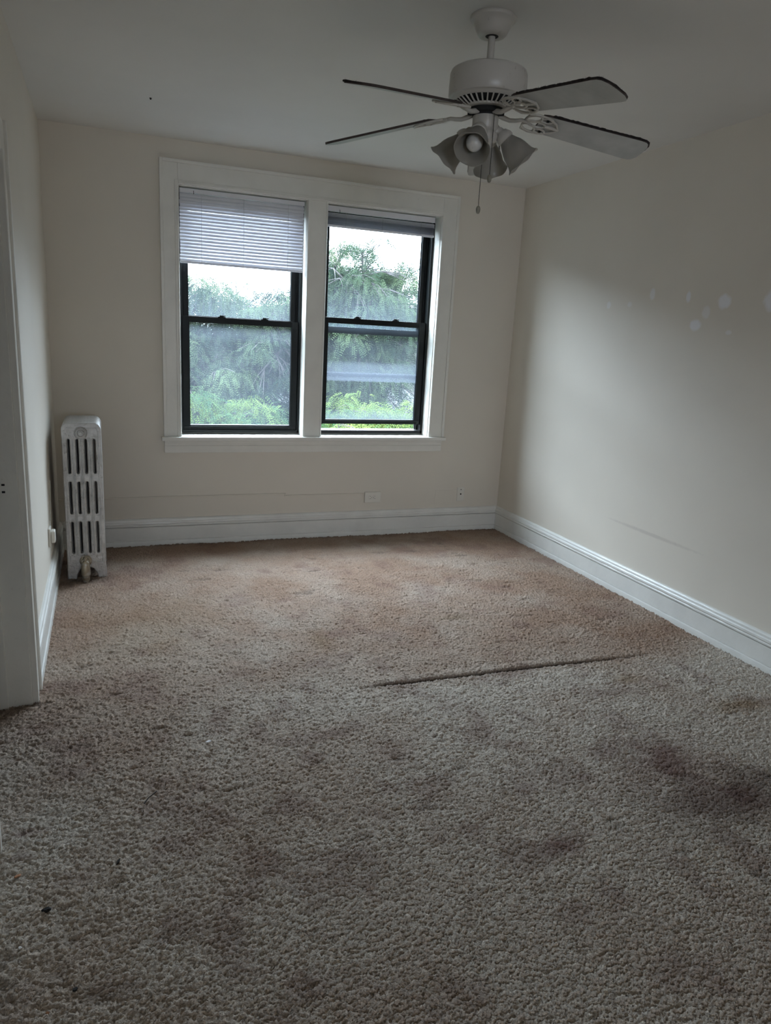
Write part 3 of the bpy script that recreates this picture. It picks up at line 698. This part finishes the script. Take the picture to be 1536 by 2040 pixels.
# ------------------------------------------------------------------ outside: ground, buildings, locust trees
m_ground = paint('grass_and_paving', (.012, .015, .009), .95, .3, .4, 0)
shell('ground', [(-150, 250, D+1.5, 600, -7.2, -7.0)], m_ground, 'street level ground far below the windows')
bpy.data.objects['ground']['category'] = 'ground'
def brick_mat(name, c1, c2, mort, sc=1.0):
    m, nt, p, o = newmat(name); v = coords(nt)
    sep = nt.nodes.new('ShaderNodeSeparateXYZ'); nt.links.new(v, sep.inputs[0])
    ad = N(nt, 'ShaderNodeMath', operation='ADD'); nt.links.new(sep.outputs[0], ad.inputs[0]); nt.links.new(sep.outputs[1], ad.inputs[1])
    cb = nt.nodes.new('ShaderNodeCombineXYZ'); nt.links.new(ad.outputs[0], cb.inputs[0]); nt.links.new(sep.outputs[2], cb.inputs[1])
    b = nt.nodes.new('ShaderNodeTexBrick'); nt.links.new(cb.outputs[0], b.inputs['Vector']); b.inputs['Scale'].default_value = sc
    b.inputs['Color1'].default_value = (*c1, 1); b.inputs['Color2'].default_value = (*c2, 1); b.inputs['Mortar'].default_value = (*mort, 1)
    b.inputs['Brick Width'].default_value = .24; b.inputs['Row Height'].default_value = .085; b.inputs['Mortar Size'].default_value = .012
    nt.links.new(b.outputs[0], p.inputs['Base Color']); p.inputs['Roughness'].default_value = .9; return m
m_brickp = brick_mat('pale_brick', (.040, .036, .034), (.034, .031, .029), (.024, .022, .021))
m_brickg = brick_mat('grey_buff_brick', (.020, .019, .018), (.017, .0165, .016), (.013, .0128, .0125))
m_brickd = brick_mat('dark_brown_brick', (.011, .009, .0085), (.009, .0075, .007), (.009, .008, .007))
m_stone = paint('limestone_coping', (.04, .04, .039), .8, .1, 3, 0)
m_roof = paint('grey_shingle_roof', (.016, .017, .019), .9, .15, 4, 0)
m_winglass = paint('dark_outdoor_window', (.006, .007, .008), .3, 0, 5, 0)
m_ac = paint('grey_machine', (.02, .02, .022), .6, 0, 5, 0)
def building(x0, x1, y0, y1, ztop, m, wins, label, chim=(), cope=True):
    b = empty('apartment_building', ((x0+x1)/2, y0, -7), label, 'building')
    bm = bmesh.new(); box(bm, x0, x1, y0, y1, -7, ztop); obj('wall', bm, m, b)
    if cope: bm = bmesh.new(); box(bm, x0-.08, x1+.08, y0-.08, y0+.5, ztop, ztop+.14); obj('coping', bm, m_stone, b)
    for (wx, wz, ww, wh) in wins:
        bm = bmesh.new(); box(bm, wx-ww/2-.08, wx+ww/2+.08, y0-.06, y0+.02, wz-wh/2-.12, wz+wh/2+.08); w_ = obj('window', bm, m_stone, b)
        bm = bmesh.new(); box(bm, wx-ww/2, wx+ww/2, y0-.075, y0-.055, wz-wh/2, wz+wh/2); obj('pane', bm, m_winglass, w_)
    for (c0, c1, cz, cyy) in chim:
        bm = bmesh.new(); box(bm, c0, c1, y0+cyy, y0+cyy+1.6, ztop-.2, cz); k = obj('chimney', bm, m_brickd, b)
        bm = bmesh.new(); box(bm, c0-.06, c1+.06, y0+cyy-.06, y0+cyy+1.66, cz, cz+.14); obj('chimney_cap', bm, m_stone, k)
    return b
b = building(6.4, 14, 26, 36, 2.40, m_brickg, [(10.56, .87, .42, .55), (8.6, .95, .7, .9), (7.2, .9, .6, .9), (8.6, -1.6, .7, 1.2), (10.5, -1.6, .6, 1.2), (8.3, 1.9, .5, .35), (8.9, 1.9, .5, .35)],
         'grey buff brick apartment block with brown chimney stacks beyond the right window', [(8.03, 8.55, 3.55, .3), (9.3, 10.5, 3.60, .3)])
for q in (10.62, 10.86):
    bm = bmesh.new(); cyl(bm, (q, 26.7, 2.3), (q, 26.7, 2.84), .07, n=12); obj('vent_pipe', bm, m_ac, b)
b = building(8.17, 10.3, 20, 25.6, 1.45, m_brickp, [(8.44, .53, .12, .2)], 'pale beige brick house seen at the right edge of the right window', cope=False)
b = building(2.0, 6.0, 34, 40, .95, m_brickp, [(4.6, .2, .9, .8), (5.8, .2, .3, .8), (3.3, .2, .9, .8)], 'pale brick building glimpsed low through the left window tree')
building(-26, -2.5, 15, 25, 4.6, m_brickg, [(-5, 1.5, 1.0, 1.5), (-8, 1.5, 1.0, 1.5), (-11, 1.5, 1.0, 1.5)], 'unseen brick building added on the left to block low sky light')  # out of view, added to keep low sky light off the upper walls
building(16, 40, 12, 24, 4.6, m_brickg, [(18, 1.5, 1.0, 1.5), (21, 1.5, 1.0, 1.5), (24, 1.5, 1.0, 1.5)], 'unseen brick building added on the right to block low sky light')  # second out-of-view block added against low sky light from the right
b = empty('garage', (6.5, 17, -7), 'low building with grey shingle roof behind the right window trees', 'building')
bm = bmesh.new(); box(bm, 4.6, 7.9, 17.5, 21, -7, -.35); obj('wall', bm, m_brickg, b)
bm = bmesh.new(); v = [bm.verts.new(p) for p in ((4.4, 17.2, -.38), (8.0, 17.2, -.38), (8.0, 21.2, -.38), (4.4, 21.2, -.38), (5.3, 19.2, .55), (7.1, 19.2, .55))]
for q in ((0, 1, 5, 4), (1, 2, 5), (2, 3, 4, 5), (3, 0, 4), (3, 2, 1, 0)): bm.faces.new([v[i] for i in q])
obj('roof', bm, m_roof, b)

def leaf_mat(name, c1, c2):
    m, nt, p, o = newmat(name)
    a = nt.nodes.new('ShaderNodeAttribute'); a.attribute_name = 'tone'
    col = mixcol(nt, a.outputs['Fac'], c1, c2)
    d = nt.nodes.new('ShaderNodeBsdfDiffuse'); t = nt.nodes.new('ShaderNodeBsdfTranslucent')
    nt.links.new(col, d.inputs[0]); nt.links.new(col, t.inputs[0])
    mx = nt.nodes.new('ShaderNodeMixShader'); mx.inputs[0].default_value = .38
    nt.links.new(d.outputs[0], mx.inputs[1]); nt.links.new(t.outputs[0], mx.inputs[2]); nt.links.new(mx.outputs[0], o.inputs[0]); nt.nodes.remove(p)
    return m
m_leafA = leaf_mat('bright_locust_leaves', (.018, .040, .020), (.078, .105, .028))
m_leafB = leaf_mat('grey_green_locust_leaves', (.012, .022, .016), (.052, .072, .038))
m_bark = paint('grey_bark', (.030, .026, .026), .9, .25, 6, .6, 20, .02)
def tree(base, crown, rad, nclump, nfrond, m, label, seed, zmin=-9, zfork=None, clump_r=.42, leaf=1.0, shell_p=.6, limbs=7):
    rng = np.random.default_rng(seed); base = np.array(base, float); crown = np.array(crown, float); rad = np.array(rad, float)
    root = empty('locust_tree', tuple(base), label, 'tree', 'locust trees outside the windows')
    zf = crown[2]-rad[2]*.75 if zfork is None else zfork
    fork = np.array([(base[0]+crown[0])/2, (base[1]+crown[1])/2, zf])
    bm = bmesh.new()
    tube(bm, [tuple(base), tuple(base*.5+fork*.5+rng.normal(0, .08, 3)), tuple(fork)], [.20, .16, .13], 12)
    L = []
    for i in range(limbs):
        az = 2*PI*i/limbs+rng.normal(0, .25); el = rng.uniform(.35, 1.2)
        tip = crown + rad*.75*np.array([math.cos(az)*math.cos(el), math.sin(az)*math.cos(el), math.sin(el)*.9-.1])
        pts = [fork]; c1 = fork+(tip-fork)*.35+np.array([0, 0, .25*rad[2]])
        for t in np.linspace(.12, 1, 9):
            p = (1-t)**2*fork+2*t*(1-t)*c1+t*t*tip+rng.normal(0, .05, 3)*t; pts.append(p)
        tube(bm, [tuple(p) for p in pts], [.085*(1-.85*k/9)+.008 for k in range(10)], 8); L += pts[3:]
    L = np.array(L)
    cs = []
    while len(cs) < nclump:
        d = rng.normal(0, 1, 3); d /= np.linalg.norm(d); rr = (shell_p+(1-shell_p)*rng.random())
        p = crown+rad*d*rr
        if p[2] > zmin: cs.append(p)
    V = []; T = []
    for c in cs:
        q = L[np.argmin(((L-c)**2).sum(1))]; mid = (q+c)/2+np.array([0, 0, .08])+rng.normal(0, .06, 3)
        tube(bm, [tuple(q), tuple(mid), tuple(c)], [.018, .012, .006], 5)
        for _ in range(3):
            e = c+rng.normal(0, clump_r*.55, 3)*np.array([1, 1, .4]); tube(bm, [tuple(mid), tuple((mid+e)/2+np.array([0, 0, .05])), tuple(e)], [.008, .006, .003], 4)
        n = nfrond
        th = rng.random(n)*2*PI; h = rng.random(n)**.7
        out = np.stack([np.cos(th), np.sin(th), np.zeros(n)], 1)
        o = c + out*(h*clump_r*rng.uniform(.7, 1.25))[:, None] + np.array([0, 0, 1])*((1-h**2)*clump_r*.55-.1+rng.normal(0, .05, n))[:, None]
        ln = rng.uniform(.13, .22, n)*leaf
        d0 = out*rng.uniform(.3, 1.0, n)[:, None] + rng.normal(0, .25, (n, 3)); d0[:, 2] -= rng.uniform(.1, 1.0, n)*(.4+h); d0 /= np.linalg.norm(d0, axis=1)[:, None]
        side = np.cross(d0, rng.normal(0, .35, (n, 3))+np.array([0, 0, 1])); side /= np.linalg.norm(side, axis=1)[:, None]
        ct = np.clip(rng.normal(.35, .28), 0, 1)
        tn = np.clip(ct+rng.normal(0, .12, n)+.15*(1-h), 0, 1)
        for k in range(6):
            s = (k+.6)/6.2
            ctr = o + d0*(ln*s)[:, None]; ctr[:, 2] -= .25*ln*s*s
            for sg in (-1, 1):
                ll = (.038*leaf*(1-.35*abs(s-.45)))*np.ones(n); wd = .0085*leaf
                ld = side*sg + d0*.25; ld[:, 2] -= .25; ld /= np.linalg.norm(ld, axis=1)[:, None]
                a_ = ctr; b_ = ctr+ld*(ll*.5)[:, None]+d0*wd; c_ = ctr+ld*ll[:, None]; e_ = ctr+ld*(ll*.5)[:, None]-d0*wd
                V.append(np.stack([a_, b_, c_, e_], 1).reshape(-1, 3)); T.append(np.repeat(tn, 4))
    obj('trunk', bm, m_bark, root, smooth=True)
    V = np.concatenate(V); T = np.concatenate(T); nq = len(V)//4
    me = bpy.data.meshes.new('foliage'); me.vertices.add(len(V)); me.vertices.foreach_set('co', V.astype(np.float32).ravel())
    me.loops.add(nq*4); me.loops.foreach_set('vertex_index', np.arange(nq*4, dtype=np.int32))
    me.polygons.add(nq); me.polygons.foreach_set('loop_start', np.arange(0, nq*4, 4, dtype=np.int32)); me.polygons.foreach_set('loop_total', np.full(nq, 4, dtype=np.int32))
    me.update(calc_edges=True)
    at = me.attributes.new('tone', 'FLOAT', 'POINT'); at.data.foreach_set('value', T.astype(np.float32))
    link('foliage', me, m, root)
tree((2.4, 14, -7), (2.1, 13.6, .55), (2.3, 1.5, 1.85), 270, 100, m_leafB, 'tall locust tree with forked dark limbs filling the left window', 11, zmin=-1.2, zfork=-.35, shell_p=.45, clump_r=.38)
tree((4.9, 13.6, -7), (4.45, 13.4, 1.45), (1.65, 1.4, 1.95), 300, 85, m_leafB, 'tallest locust tree rising to the blind in the right window', 12, zmin=-1.2, zfork=-.1, shell_p=.35, clump_r=.36)
tree((1.6, 10.0, -7), (1.5, 9.8, -.75), (1.7, 1.2, 1.35), 120, 110, m_leafA, 'bright green locust crown low in the left window', 13, zmin=-1.3, zfork=-2.0, clump_r=.36)
tree((3.5, 9.7, -7), (3.4, 9.5, -.70), (1.35, 1.1, 1.45), 110, 110, m_leafA, 'bright green locust crown low in the right window', 14, zmin=-1.3, zfork=-2.0, clump_r=.36)
tree((2.2, 23.5, -7), (2.6, 23.5, .6), (4.5, 1.6, 2.4), 170, 60, m_leafB, 'hazy farther locust tree behind the left window tree', 15, zmin=-1.5, zfork=-.8, clump_r=.55, leaf=1.4)
